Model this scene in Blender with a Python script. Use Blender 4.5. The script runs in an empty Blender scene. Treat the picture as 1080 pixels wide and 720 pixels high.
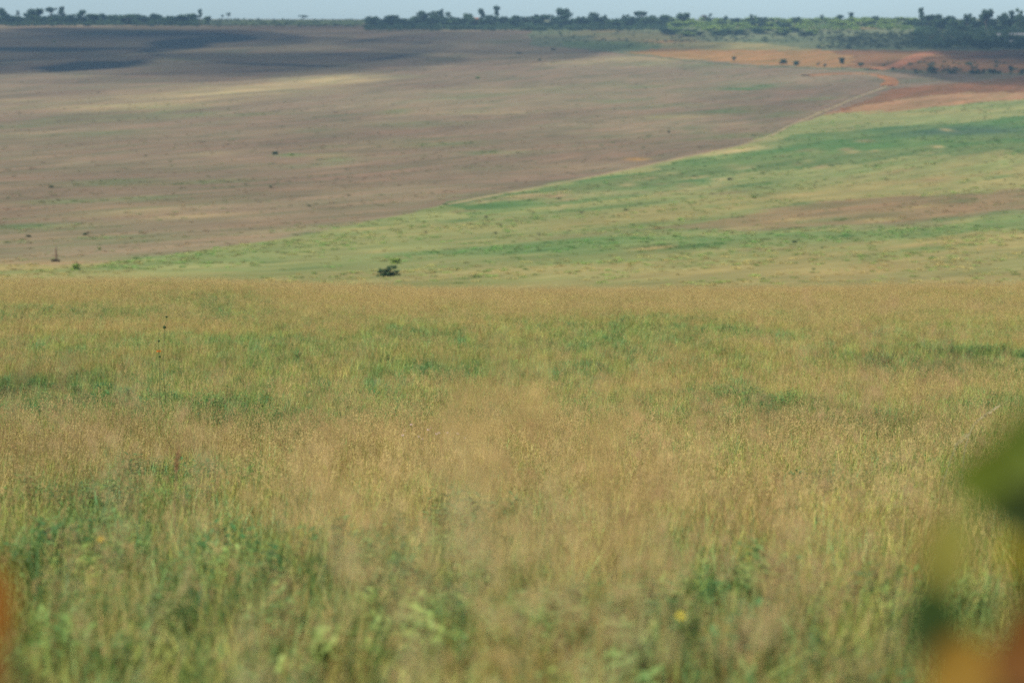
import bpy, math, random
import numpy as np
from mathutils import Vector, Matrix

sc = bpy.context.scene
R = math.radians
rng = np.random.default_rng(7)
random.seed(7)

# ------------------------------------------------------------------ camera, sky, sun, exposure
PITCH = math.atan((360 - 60) / 2550.0)          # the eye level lies 60 px below the top edge
cam = bpy.data.cameras.new('camera')
cam.lens = 85; cam.sensor_width = 36
cam.clip_start = 0.05; cam.clip_end = 20000
cam.dof.use_dof = True
cam.dof.focus_distance = 29.0
cam.dof.aperture_fstop = 2.3
co = bpy.data.objects.new('camera', cam)
sc.collection.objects.link(co)
co.location = (0, 0, 0)
co.rotation_euler = (R(90) - PITCH, 0, 0)
sc.camera = co

SUN_EL, SUN_AZ = R(47), R(-142)                 # azimuth measured from +Y towards +X: behind the camera, to the left
sun_dir = Vector((math.sin(SUN_AZ) * math.cos(SUN_EL), math.cos(SUN_AZ) * math.cos(SUN_EL), math.sin(SUN_EL)))
world = bpy.data.worlds.new('World')
sc.world = world
world.use_nodes = True
wn = world.node_tree
sky = wn.nodes.new('ShaderNodeTexSky')
sky.sky_type = 'NISHITA'; sky.sun_disc = False
sky.sun_elevation = SUN_EL; sky.sun_rotation = SUN_AZ
sky.altitude = 2200; sky.air_density = 0.85; sky.dust_density = 0.2; sky.ozone_density = 3.0
bg = wn.nodes['Background']
wn.links.new(sky.outputs[0], bg.inputs[0])
bg.inputs[1].default_value = 0.075
sun = bpy.data.lights.new('sun', 'SUN')
sun.energy = 4.9; sun.angle = R(0.55); sun.color = (1.0, 0.93, 0.82)
so = bpy.data.objects.new('sun', sun)
sc.collection.objects.link(so)
so.rotation_euler = (-sun_dir).to_track_quat('-Z', 'Y').to_euler()
sc.view_settings.view_transform = 'Standard'
sc.view_settings.look = 'None'
sc.view_settings.exposure = 0.36
sc.view_settings.gamma = 1.0
cy = sc.cycles
cy.use_denoising = False
cy.max_bounces = 6; cy.diffuse_bounces = 2; cy.glossy_bounces = 2
cy.transmission_bounces = 3; cy.transparent_max_bounces = 8; cy.volume_bounces = 0
cy.use_adaptive_sampling = True; cy.adaptive_threshold = 0.01

# ------------------------------------------------------------------ helpers
def srgb(r, g, b):
    f = lambda c: (c / 255) / 12.92 if c / 255 <= 0.04045 else ((c / 255 + 0.055) / 1.055) ** 2.4
    return np.array([f(r), f(g), f(b)])

def hash2(ix, iy, seed):
    h = (ix.astype(np.int64) * 374761393 + iy.astype(np.int64) * 668265263 + seed * 1442695041) & 0xffffffff
    h = ((h ^ (h >> 13)) * 1274126177) & 0xffffffff
    h = ((h ^ (h >> 16)) * 2246822519) & 0xffffffff
    return ((h ^ (h >> 15)) & 0xffffff) / float(0xffffff)

def vnoise(x, y, seed=0):
    ix, iy = np.floor(x), np.floor(y)
    fx, fy = x - ix, y - iy
    fx, fy = fx * fx * (3 - 2 * fx), fy * fy * (3 - 2 * fy)
    a, b = hash2(ix, iy, seed), hash2(ix + 1, iy, seed)
    c, d = hash2(ix, iy + 1, seed), hash2(ix + 1, iy + 1, seed)
    return (a + (b - a) * fx) * (1 - fy) + (c + (d - c) * fx) * fy

def fbm(x, y, scale, seed=0, octaves=4):
    t, amp, s, n = 0, 1.0, 0.0, 1.0 / scale
    for k in range(octaves):
        t = t + amp * vnoise(x * n + 17.3 * k, y * n - 9.1 * k, seed + k)
        s += amp; amp *= 0.55; n *= 2.03
    return t / s

def sstep(a, b, x):
    t = np.clip((x - a) / (b - a), 0, 1)
    return t * t * (3 - 2 * t)

cp, sp = math.cos(PITCH), math.sin(PITCH)
def z_of(y, v):
    t = (360 - v) / 2550.0
    return y * (t * cp - sp) / (cp + t * sp)

# the valley's section: distance, and the image row where that distance shows
NEAR = [(4, 890), (6, 722), (8, 650), (10, 604), (14, 545), (18, 508), (24, 470), (30, 443), (40, 410), (50, 386), (62, 362), (75, 342), (90, 323), (105, 310), (118, 302), (128, 300)]
FAR = [(190, 300), (250, 272), (350, 235), (500, 190), (700, 148), (950, 108), (1250, 72), (1500, 48), (1750, 31), (1950, 23), (2100, 21)]
GRASS_TOP = 0.27
ky = [-4000, -60, -10, 0] + [a for a, _ in NEAR] + [140, 160] + [a for a, _ in FAR] + [2250, 2600, 3400, 6000]
kz = [60, 4.0, -0.55, -1.02] + [float(z_of(a, b)) - GRASS_TOP for a, b in NEAR] + [z_of(140, 309) - .2, z_of(160, 309)] + [float(z_of(a, b)) for a, b in FAR] + [34, 30, 18, 0]
ky, kz = np.array(ky, float), np.array(kz, float)
_d = np.diff(kz) / np.diff(ky)
_m = np.empty_like(kz); _m[1:-1] = (_d[1:] * np.diff(ky)[:-1] + _d[:-1] * np.diff(ky)[1:]) / (ky[2:] - ky[:-2]); _m[0] = _d[0]; _m[-1] = _d[-1]
def profile(y):
    y = np.clip(y, ky[0], ky[-1])
    i = np.clip(np.searchsorted(ky, y) - 1, 0, len(ky) - 2)
    h = ky[i + 1] - ky[i]; t = (y - ky[i]) / h
    t2, t3 = t * t, t * t * t
    return (2*t3 - 3*t2 + 1) * kz[i] + (t3 - 2*t2 + t) * h * _m[i] + (-2*t3 + 3*t2) * kz[i+1] + (t3 - t2) * h * _m[i+1]

def H(x, y):
    x = np.asarray(x, float); y = np.asarray(y, float)
    z = profile(y)
    nearw = 1 - sstep(140, 220, y)
    z = z + nearw * sstep(30, 110, y) * (0.55 * sstep(2, 30, -x) + 0.12 * sstep(5, 30, x)) - .42 * nearw * sstep(60, 112, y)
    z = z + nearw * (fbm(x, y, 9, 3, 3) - 0.5) * 0.16 * sstep(3, 12, y)
    z = z + nearw * sstep(70, 115, y) * (fbm(x, y * .7, 16, 8, 4) - .5) * .85
    farw = sstep(200, 600, y)
    z = z + farw * (fbm(x, y, 420, 11, 3) - 0.5) * 5.0 * (1 - 0.5 * sstep(1300, 1900, y))
    return z

_ys = np.concatenate([np.linspace(2, 135, 1500), np.geomspace(185, 2140, 5000)])
def ground(u, v, far=None):
    """the point of the ground seen in direction (u, v) of the 1080 x 720 photograph"""
    if far is None: far = v < 297
    t = (360 - v) / 2550.0
    zr = _ys * (t * cp - sp) / (cp + t * sp)
    s = (u - 540) / 2550.0
    depth = _ys * cp - zr * sp
    x = s * depth
    zg = H(x, _ys)
    m = (_ys > 150) if far else (_ys < 150)
    hit = np.nonzero(m & (zg >= zr))[0]
    i = hit[0] if len(hit) else np.nonzero(m)[0][-1]
    return Vector((x[i], _ys[i], zg[i]))

def row_of(x, y, z):
    return 360 - 2550 * (y * sp + z * cp) / (y * cp - z * sp)

def props(o, label=None, cat=None, group=None, kind=None):
    if label: o['label'] = label
    if cat: o['category'] = cat
    if group: o['group'] = group
    if kind: o['kind'] = kind
    return o

def link(o, parent=None):
    sc.collection.objects.link(o)
    if parent: o.parent = parent
    return o

def empty(name, loc, rz=0.0, label=None, cat=None, group=None):
    o = bpy.data.objects.new(name, None)
    o.empty_display_size = 0.1
    o.location = loc; o.rotation_euler = (0, 0, rz)
    link(o)
    return props(o, label, cat, group)

class Acc:
    """collects faces with a colour per vertex"""
    def __init__(self): self.v, self.f, self.c = [], [], []
    def add(self, vs, fs, col):
        n = len(self.v); self.v += [tuple(p) for p in vs]
        self.f += [tuple(i + n for i in f) for f in fs]
        if isinstance(col, list): self.c += [tuple(c) for c in col]
        else: self.c += [tuple(col)] * len(vs)
    def mesh(self, name, mat=None, smooth=False):
        m = bpy.data.meshes.new(name)
        m.from_pydata(self.v, [], self.f)
        a = m.attributes.new('col', 'FLOAT_COLOR', 'POINT')
        a.data.foreach_set('color', np.array([(c[0], c[1], c[2], 1) for c in self.c], float).ravel())
        if mat: m.materials.append(mat)
        if smooth: m.polygons.foreach_set('use_smooth', [True] * len(m.polygons))
        m.update()
        return m
    def obj(self, name, mat, parent=None, loc=None, smooth=False):
        o = bpy.data.objects.new(name, self.mesh(name, mat, smooth))
        if loc is not None: o.location = loc
        return link(o, parent)

def tube(acc, pts, rad, col, sides=6):
    pts = [Vector(p) for p in pts]
    vs, fs = [], []
    for i, p in enumerate(pts):
        d = (pts[min(i + 1, len(pts) - 1)] - pts[max(i - 1, 0)]).normalized()
        a = d.cross(Vector((0.3, 1, 0.1))).normalized(); b = d.cross(a)
        for k in range(sides):
            t = 2 * math.pi * k / sides
            vs.append(p + (a * math.cos(t) + b * math.sin(t)) * rad[i])
    for i in range(len(pts) - 1):
        for k in range(sides):
            k2 = (k + 1) % sides
            fs.append((i*sides + k, i*sides + k2, (i+1)*sides + k2, (i+1)*sides + k))
    fs.append(tuple(range(sides - 1, -1, -1))); fs.append(tuple((len(pts)-1)*sides + k for k in range(sides)))
    acc.add(vs, fs, col)

# ------------------------------------------------------------------ materials
def mat_new(name):
    m = bpy.data.materials.new(name); m.use_nodes = True
    nt = m.node_tree
    return m, nt, nt.nodes['Principled BSDF'], nt.nodes['Material Output']

def N(nt, kind, **kw):
    n = nt.nodes.new(kind)
    for k, v in kw.items(): setattr(n, k, v)
    return n

def plant_mat(name, trans=0.35, rough=0.6, instanced=False, noise=None, spec=0.3):
    m, nt, b, out = mat_new(name)
    a = N(nt, 'ShaderNodeAttribute', attribute_name='col')
    col = a.outputs['Color']
    if instanced:
        t = N(nt, 'ShaderNodeAttribute', attribute_name='tint', attribute_type='INSTANCER')
        mx = N(nt, 'ShaderNodeMix', data_type='RGBA', blend_type='MULTIPLY'); mx.inputs[0].default_value = 1
        nt.links.new(col, mx.inputs[6]); nt.links.new(t.outputs['Color'], mx.inputs[7]); col = mx.outputs[2]
    if noise:
        tc = N(nt, 'ShaderNodeTexCoord')
        nz = N(nt, 'ShaderNodeTexNoise'); nz.inputs['Scale'].default_value = noise; nz.inputs['Detail'].default_value = 4
        mr = N(nt, 'ShaderNodeMapRange'); mr.inputs['To Min'].default_value = 0.62; mr.inputs['To Max'].default_value = 1.38
        hs = N(nt, 'ShaderNodeHueSaturation')
        nt.links.new(tc.outputs['Object'], nz.inputs['Vector']); nt.links.new(nz.outputs[0], mr.inputs[0])
        nt.links.new(mr.outputs[0], hs.inputs['Value']); nt.links.new(col, hs.inputs['Color']); col = hs.outputs[0]
    nt.links.new(col, b.inputs['Base Color'])
    b.inputs['Roughness'].default_value = rough
    b.inputs['Specular IOR Level'].default_value = spec
    if trans:
        tr = N(nt, 'ShaderNodeBsdfTranslucent'); mix = N(nt, 'ShaderNodeMixShader'); mix.inputs[0].default_value = trans
        nt.links.new(col, tr.inputs[0]); nt.links.new(b.outputs[0], mix.inputs[1]); nt.links.new(tr.outputs[0], mix.inputs[2])
        nt.links.new(mix.outputs[0], out.inputs[0])
    return m

M_GRASS = plant_mat('grass_blades', 0.38, 0.55, True)
M_SCRUB = plant_mat('scrub_leaves', 0.25, 0.7, True)
M_LEAF = plant_mat('leaves', 0.35, 0.45)
M_LEAFTEX = plant_mat('large_leaf', 0.35, 0.4, noise=30)
M_CROWN = plant_mat('tree_leaves', 0.2, 0.7)
M_BARK = plant_mat('bark', 0, 0.9, noise=6)
M_WALL = plant_mat('plaster_wall', 0, 0.9, noise=1.2)
M_ROOF = plant_mat('sheet_roof', 0, 0.5, noise=0.8)

def ground_mat(name, fine, coarse, lo, hi, bump=0.0):
    m, nt, b, out = mat_new(name)
    a = N(nt, 'ShaderNodeAttribute', attribute_name='col')
    tc0 = N(nt, 'ShaderNodeTexCoord')
    m1 = N(nt, 'ShaderNodeMapping'); m1.inputs['Rotation'].default_value = (0, 0, R(27)); m2 = N(nt, 'ShaderNodeMapping'); m2.inputs['Scale'].default_value = (1.15, .17, 1)
    nt.links.new(tc0.outputs['Object'], m1.inputs[0]); nt.links.new(m1.outputs[0], m2.inputs[0])
    class tc: outputs = {'Object': m2.outputs[0]}
    col = a.outputs['Color']
    for sc_, l, h, det in ((coarse, lo, hi, 6), (fine, 0.8, 1.2, 5)):
        nz = N(nt, 'ShaderNodeTexNoise'); nz.inputs['Scale'].default_value = sc_; nz.inputs['Detail'].default_value = det
        nz.inputs['Roughness'].default_value = 0.65
        mr = N(nt, 'ShaderNodeMapRange'); mr.inputs['From Min'].default_value = 0.3; mr.inputs['From Max'].default_value = 0.7
        mr.inputs['To Min'].default_value = l; mr.inputs['To Max'].default_value = h
        hs = N(nt, 'ShaderNodeHueSaturation')
        nt.links.new(tc.outputs['Object'], nz.inputs['Vector']); nt.links.new(nz.outputs[0], mr.inputs[0])
        nt.links.new(mr.outputs[0], hs.inputs['Value']); nt.links.new(col, hs.inputs['Color']); col = hs.outputs[0]
    n3_ = N(nt, 'ShaderNodeTexNoise'); n3_.inputs['Scale'].default_value = (fine * coarse) ** .5; n3_.inputs['Detail'].default_value = 5; n3_.inputs['Roughness'].default_value = .7
    cr = N(nt, 'ShaderNodeValToRGB'); cr.color_ramp.elements[0].position = .36; cr.color_ramp.elements[0].color = (.76, .90, .80, 1)
    cr.color_ramp.elements[1].position = .64; cr.color_ramp.elements[1].color = (1.18, 1.06, 1.06, 1)
    e = cr.color_ramp.elements.new(.5); e.color = (1, 1, 1, 1)
    mx = N(nt, 'ShaderNodeMix', data_type='RGBA', blend_type='MULTIPLY'); mx.inputs[0].default_value = 1
    nt.links.new(tc.outputs['Object'], n3_.inputs['Vector']); nt.links.new(n3_.outputs[0], cr.inputs[0])
    nt.links.new(col, mx.inputs[6]); nt.links.new(cr.outputs[0], mx.inputs[7]); col = mx.outputs[2]
    if bump:
        bp = N(nt, 'ShaderNodeBump'); bp.inputs['Distance'].default_value = bump; bp.inputs['Strength'].default_value = 0.6
        nt.links.new(nz.outputs[0], bp.inputs['Height']); nt.links.new(bp.outputs[0], b.inputs['Normal'])
    nt.links.new(col, b.inputs['Base Color'])
    b.inputs['Roughness'].default_value = 0.95; b.inputs['Specular IOR Level'].default_value = 0.1
    return m
M_LAND = ground_mat('land_cover', 0.35, 0.045, 0.86, 1.14, 0.5)
M_TRACK = ground_mat('bare_earth', 0.8, 0.08, 0.85, 1.15)

# ------------------------------------------------------------------ the land: one sheet out past the ridge
ang_f = np.arctan(np.linspace(-0.30, 0.30, 900))
ang = np.concatenate([np.linspace(-math.pi, ang_f[0], 90)[:-1], ang_f, np.linspace(ang_f[-1], math.pi, 90)[1:-1]])
rad = np.concatenate([np.linspace(0.6, 4, 8), np.geomspace(4.6, 130, 130), np.linspace(132, 186, 22),
                      np.geomspace(187, 2250, 470), np.geomspace(2300, 5600, 30)])
A, RR = np.meshgrid(ang, rad)
# rows run straight across in front of the camera so that they follow the valley
RS = RR / np.maximum(np.cos(np.clip(A, -0.35, 0.35)), 0.5)
X, Y = np.sin(A) * RS, np.cos(A) * RS
Z = H(X, Y)

def px(u, v): p = ground(u, v); return (p.x, p.y)
def inside(poly, x, y):
    r = np.zeros(x.shape, bool); n = len(poly); j = n - 1
    for i in range(n):
        xi, yi = poly[i]; xj, yj = poly[j]
        c = (yi > y) != (yj > y)
        with np.errstate(divide='ignore', invalid='ignore'):
            r ^= c & (x < (xj - xi) * (y - yi) / (yj - yi) + xi)
        j = i
    return r

C_HILL = np.array([.182, .137, .084])
C_HILL2 = np.array([.230, .186, .106])
C_TAN = np.array([.40, .32, .15])
C_GRN = np.array([.062, .152, .044])
C_LGRN = np.array([.215, .235, .085])
C_MGRN = np.array([.130, .200, .066])
C_YGRN = np.array([.285, .242, .092])
C_BRN = np.array([.235, .160, .085])
C_ORG = np.array([.32, .18, .06])
C_RED = np.array([.17, .082, .034])  # red-brown earth, with some of its cloud shade put into the colour
C_DRK = np.array([.060, .085, .040])
C_SOIL = np.array([.20, .16, .07])

far = Y > 155
col = np.empty(X.shape + (3,))
AU = X * math.cos(R(27)) - Y * math.sin(R(27)); AV = (X * math.sin(R(27)) + Y * math.cos(R(27))) * .18
n1 = fbm(X, Y * .5, 150, 21)[..., None]; n2 = fbm(AU, AV, 40, 31)[..., None]; n3 = fbm(AU, AV, 11, 41)[..., None]
t = np.clip((n1 - .42) * 3.2, 0, 1) * .75 + np.clip((n2 - .5) * 1.4, -.2, .3)
col[:] = C_HILL * (1 - t) + C_HILL2 * t
# thin greening over the grazed hillside
g = np.clip((fbm(X, Y, 70, 77)[..., None] - .56) * 5, 0, 1) * np.clip((n3 - .42) * 4, 0, 1)
col = col * (1 - .45 * g) + C_MGRN * .8 * .45 * g
_k = np.clip(Y / 500, .35, 2)
WX = X + ((fbm(AU, AV, 20, 51) - .5) * 18 + (fbm(AU, AV, 6, 52) - .5) * 9) * _k
WY = Y + ((fbm(AU, AV, 24, 61) - .5) * 44 + (fbm(AU, AV, 6, 62) - .5) * 26) * _k

def paint(pix, c, wob=1.0, k=1.0, ybreak=0.0):
    """lays one parcel of land, its corners given where the photograph shows them"""
    global col
    poly = [px(u, v) for u, v in pix]
    s = inside(poly, X + (WX - X) * wob, Y + (WY - Y) * wob) & far
    w = s[..., None] * k
    if ybreak: w = w * (1 - ybreak + ybreak * np.clip((n3 - .35) * 4, 0, 1))
    col = col * (1 - w) + c * w

def spot(u, v, ru, rv, c, k=0.8, broken=0.6):
    """a soft-edged patch of different growth, centre and radii given where the photograph shows them"""
    global col
    p = ground(u, v); a = ground(u + ru, v); b = ground(u, max(v - rv, 22)); d = ground(u, v + rv)
    rx = abs(a.x - p.x); ry = max((b.y - d.y) / 2, 3)
    tilt = 1.7 if (p.y < 700 and v > 213 - (u - 480) * .19) else .25
    e = ((X - p.x) / rx) ** 2 + ((Y - p.y - tilt * (X - p.x)) / ry) ** 2
    w = np.exp(-e) * k * far
    w = w[..., None] * (1 - broken + broken * 1.6 * np.clip((n3 - .36) * 3.2, 0, 1))
    w = np.clip(w, 0, 1)
    col = col * (1 - w) + c * w

# green slope on the near side of the track
paint([(-300, 273), (60, 279), (110, 277), (240, 260), (380, 236), (480, 213), (620, 186), (700, 171), (780, 155), (830, 133), (868, 121), (1080, 104), (1300, 90), (1300, 330), (-300, 330)], C_LGRN, .25)
paint([(480, 214), (620, 187), (700, 173), (780, 157), (832, 134), (868, 122), (1080, 105), (1300, 91), (1300, 118), (1080, 126), (900, 132), (720, 178), (560, 212)], C_LGRN * 1.05, .3)
paint([(470, 216), (560, 201), (640, 186), (730, 170), (800, 160), (850, 142), (930, 136), (1080, 122), (1300, 112), (1300, 150), (1080, 158), (960, 166), (800, 184), (690, 205), (600, 214), (520, 226)], C_GRN, .8, .85, .35)
paint([(560, 206), (700, 184), (850, 168), (1080, 150), (1300, 140), (1300, 152), (1080, 161), (850, 178), (700, 196), (580, 213)], np.array([.17, .18, .07]), .8, .45, .5)
paint([(700, 215), (900, 193), (1080, 172), (1300, 160), (1300, 190), (1080, 196), (900, 212), (700, 234), (560, 244)], C_YGRN, .9, .6, .2)
paint([(690, 243), (800, 226), (900, 212), (1080, 196), (1300, 180), (1300, 212), (1080, 222), (940, 237), (800, 243)], C_BRN, .9, .85, .1)
paint([(520, 251), (640, 245), (760, 240), (900, 238), (1080, 221), (1300, 208), (1300, 213), (1080, 226), (900, 243), (760, 245), (640, 250)], np.array([.15, .16, .08]), .9, .45, .5)
paint([(380, 270), (620, 252), (900, 245), (1080, 227), (1300, 214), (1300, 236), (1080, 246), (900, 258), (640, 268)], C_MGRN, .8, .8, .3)
paint([(-300, 279), (60, 281), (160, 286), (400, 287), (700, 276), (900, 256), (1080, 243), (1300, 232), (1300, 330), (-300, 330)], C_YGRN, .9, .62, .2)
for a in [(560, 262, 150, 6, C_MGRN, .8), (300, 262, 80, 4, C_MGRN, .7), (620, 268, 120, 3, C_GRN, .5), (330, 283, 70, 3, C_GRN, .55), (260, 274, 40, 3, C_GRN, .45),
          (160, 272, 60, 4, C_MGRN, .6), (500, 293, 90, 2.5, C_GRN, .6), (610, 294, 40, 2, C_GRN, .6), (60, 285, 70, 3, C_GRN * 1.3, .6), (120, 283, 40, 2, C_GRN, .45),
          (460, 240, 60, 4, C_YGRN, .6), (640, 232, 120, 5, C_YGRN, .6), (420, 256, 90, 4, C_YGRN, .5), (930, 285, 160, 6, C_YGRN * 1.1, .6),
          (860, 205, 160, 5, C_YGRN, .5), (1000, 182, 140, 6, C_YGRN, .6), (980, 118, 90, 3, C_YGRN * .9, .6), (700, 236, 110, 3, C_GRN, .6), (620, 221, 90, 2, C_GRN, .7), (780, 196, 90, 2.5, C_GRN, .7),
          (880, 232, 60, 2.5, C_GRN, .5), (720, 199, 50, 3, C_TAN, .7), (640, 205, 60, 3, C_TAN, .6), (800, 156, 28, 2, C_TAN * 1.1, .9), (770, 160, 30, 1.6, C_TAN * 1.1, .9), (570, 205, 40, 2, C_TAN, .5),
          (1030, 140, 90, 7, np.array([.07, .12, .075]), .7), (900, 272, 70, 2, C_GRN, .55), (980, 262, 50, 2, C_GRN, .5), (740, 258, 50, 2, C_GRN, .6), (820, 262, 60, 2, C_BRN, .5), (600, 250, 70, 2, C_BRN, .4),
          (1040, 265, 60, 5, C_YGRN, .6), (340, 240, 60, 3, C_LGRN * 1.1, .5), (700, 285, 120, 4, C_LGRN * 1.1, .5)]:
    spot(*a)
spot(540, 296, 700, 5, C_YGRN, .55, .4)
spot(20, 280, 90, 7, C_YGRN * np.array([1.05, .92, 1]), .8, .3)
# patches on the grazed hillside
for a in [(220, 98, 80, 9, C_TAN, .8), (350, 86, 60, 8, C_TAN, .75), (120, 112, 90, 6, C_TAN, .5), (290, 92, 60, 5, C_TAN, .5), (30, 106, 40, 3, C_TAN, .35), (120, 221, 70, 5, C_TAN, .5), (170, 211, 55, 4, C_MGRN, .45), (60, 213, 45, 3, C_MGRN, .45),
          (60, 240, 60, 4, C_MGRN, .4), (130, 250, 55, 3, C_MGRN, .4), (20, 238, 30, 3, C_GRN, .4), (200, 228, 60, 3, C_TAN, .35), (460, 151, 60, 4, C_MGRN, .4), (430, 131, 50, 3, C_MGRN, .35),
          (480, 116, 90, 5, C_HILL2, .6), (560, 130, 120, 6, C_HILL2, .6), (620, 176, 60, 5, C_HILL2, .6), (300, 200, 90, 6, C_HILL * .9, .6), (420, 90, 120, 4, C_HILL * .85, .6),
          (620, 66, 60, 3, C_TAN, .5), (680, 62, 50, 2.5, C_TAN, .5), (560, 60, 60, 3, C_HILL * .8, .6), (672, 168, 12, 1.4, C_ORG * 1.1, .9), (780, 94, 30, 1.2, C_GRN, .8), (805, 91, 12, 1, C_GRN, .7),
          (760, 118, 60, 1.6, C_GRN, .35), (820, 108, 70, 2, C_HILL * .7, .5), (780, 84, 80, 4, C_HILL2, .5), (855, 96, 50, 1.6, C_BRN, .5), (700, 80, 90, 4, C_HILL2, .5), (300, 130, 140, 8, C_HILL * .9, .4),
          (60, 150, 120, 8, C_HILL * .88, .5), (240, 175, 120, 6, C_HILL2 * .95, .35), (560, 95, 60, 3, C_TAN * .9, .3), (410, 200, 120, 6, C_HILL2 * .9, .4), (520, 160, 60, 3, C_HILL2, .4)]:
    spot(*a)
# the far side: plots of red earth, crops and scrub under the ridge
paint([(560, 48), (640, 55), (720, 62), (800, 69), (900, 73), (960, 75), (1080, 79), (1300, 82), (1300, 18), (560, 18)], np.array([.15, .17, .085]), .3)
paint([(655, 56), (700, 52), (800, 53), (900, 52), (1000, 53), (1300, 52), (1300, 80), (1080, 78), (960, 74), (880, 72), (800, 69), (720, 62)], C_ORG * .9, .4)
paint([(880, 53), (1300, 52), (1300, 80), (1080, 78), (900, 73)], C_RED, .8, .8, .3)  # right end of the soil: reddish earth, painted darker for the shadow on it
paint([(700, 46), (760, 44), (870, 44), (880, 50), (860, 53), (700, 53)], C_YGRN * .85, .3, .9, .3)
paint([(590, 44), (700, 44), (700, 52), (660, 54), (600, 50)], C_MGRN * .8, .4, .8, .5)
paint([(600, 34), (700, 34), (760, 46), (640, 44)], C_YGRN * .7, .4, .7, .5)
paint([(880, 36), (1080, 36), (1300, 40), (1300, 54), (870, 53), (780, 44)], np.array([.10, .125, .06]), .3, .9, .3)
paint([(-300, 20), (245, 20), (245, 27), (120, 27), (0, 26), (-300, 28)], C_DRK, .2, .95)
paint([(245, 20), (400, 20), (400, 27), (245, 27)], C_MGRN * .45, .2, .9)
paint([(400, 20), (560, 20), (600, 32), (400, 31)], C_DRK, .2, .9)
paint([(940, 95), (1080, 82), (1300, 78), (1300, 92), (1080, 105), (868, 121), (900, 108)], C_RED * 1.1, .3, .95)  # red-brown field; its upper half carries cloud shade in the colour
paint([(905, 110), (980, 101), (1080, 97), (1300, 88), (1300, 92), (1080, 105), (868, 121)], np.array([.31, .19, .09]), .5, .95, .2)
for a in [(640, 33, 25, 1.5, C_ORG, .7), (700, 44, 25, 1.6, C_ORG, .8), (640, 41, 14, .8, C_TAN, .7), (840, 30, 50, 1.2, C_ORG, .7), (900, 30, 60, 1, C_ORG, .6), (1030, 58, 50, 1, C_RED * 1.6, .6), (760, 60, 60, 3, C_ORG * 1.15, .6),
          (740, 47, 60, 1.2, C_YGRN, .7), (620, 37, 40, 1.2, C_YGRN, .5), (800, 43, 40, 1, C_DRK, .6), (1010, 86, 60, 3, C_DRK, .5), (950, 104, 60, 2, C_BRN, .4)]:
    spot(*a)
rs1 = random.Random(31)
for k in range(46):
    u = rs1.uniform(490, 1000); v = 213 - (u - 480) * .155 + rs1.uniform(2, 26)
    spot(u, v, rs1.uniform(5, 16), rs1.uniform(.8, 1.6), [C_TAN, C_TAN * .8, C_BRN * 1.2][k % 3], rs1.uniform(.4, .8), .5)
for k in range(60):
    u = rs1.uniform(250, 1080); v = 225 - (u - 480) * .10 + rs1.uniform(0, 70)
    spot(u, min(v, 292), rs1.uniform(8, 30), rs1.uniform(.8, 2), [C_GRN, C_GRN * .8, C_MGRN, C_BRN * .9, C_YGRN * 1.15][k % 5], rs1.uniform(.3, .65), .6)
for k in range(70):
    u = rs1.uniform(0, 860); v = rs1.uniform(62, 262)
    if v > 262 - max(0, u - 100) * .12: continue
    spot(u, v, rs1.uniform(10, 50), rs1.uniform(1, 4), [C_TAN * .8, C_MGRN, C_HILL * .8, C_HILL2 * 1.1, C_GRN * 1.2][k % 5], rs1.uniform(.2, .45), .7)
# meadow soil and thatch under the near grass
nm = fbm(X, Y, 6, 91)[..., None]
near_col = C_SOIL * (.8 + .5 * nm) * (1 - .35 * (nm > .5)) + C_MGRN * .25 * (nm > .5)
w = (1 - sstep(140, 175, Y))[..., None]
col = col * (1 - w) + near_col * w

nr, na = X.shape
verts = np.stack([X, Y, Z], -1).reshape(-1, 3)
i0 = (np.arange(nr - 1)[:, None] * na + np.arange(na)[None, :])
i1 = (np.arange(nr - 1)[:, None] * na + (np.arange(na)[None, :] + 1) % na)
quads = np.stack([i0, i1, i1 + na, i0 + na], -1).reshape(-1, 4)[:, ::-1]
hub = len(verts)
verts = np.vstack([verts, [[0, 0, float(H(0, 0))]]])
tris = np.stack([np.full(na, hub), np.arange(na), (np.arange(na) + 1) % na], -1)[:, ::-1]
me = bpy.data.meshes.new('terrain')
me.vertices.add(len(verts)); me.vertices.foreach_set('co', verts.ravel())
loops = np.concatenate([quads.ravel(), tris.ravel()])
me.loops.add(len(loops)); me.loops.foreach_set('vertex_index', loops.astype(np.int32))
starts = np.concatenate([np.arange(len(quads)) * 4, len(quads) * 4 + np.arange(len(tris)) * 3])
me.polygons.add(len(starts)); me.polygons.foreach_set('loop_start', starts.astype(np.int32))
me.update(calc_edges=True)
me.polygons.foreach_set('use_smooth', np.ones(len(starts), bool))
ca = me.attributes.new('col', 'FLOAT_COLOR', 'POINT')
cc = np.ones((len(verts), 4)); cc[:-1, :3] = col.reshape(-1, 3); cc[-1, :3] = C_SOIL
ca.data.foreach_set('color', cc.ravel())
me.materials.append(M_LAND)
props(link(bpy.data.objects.new('terrain', me)), kind='structure')

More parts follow.
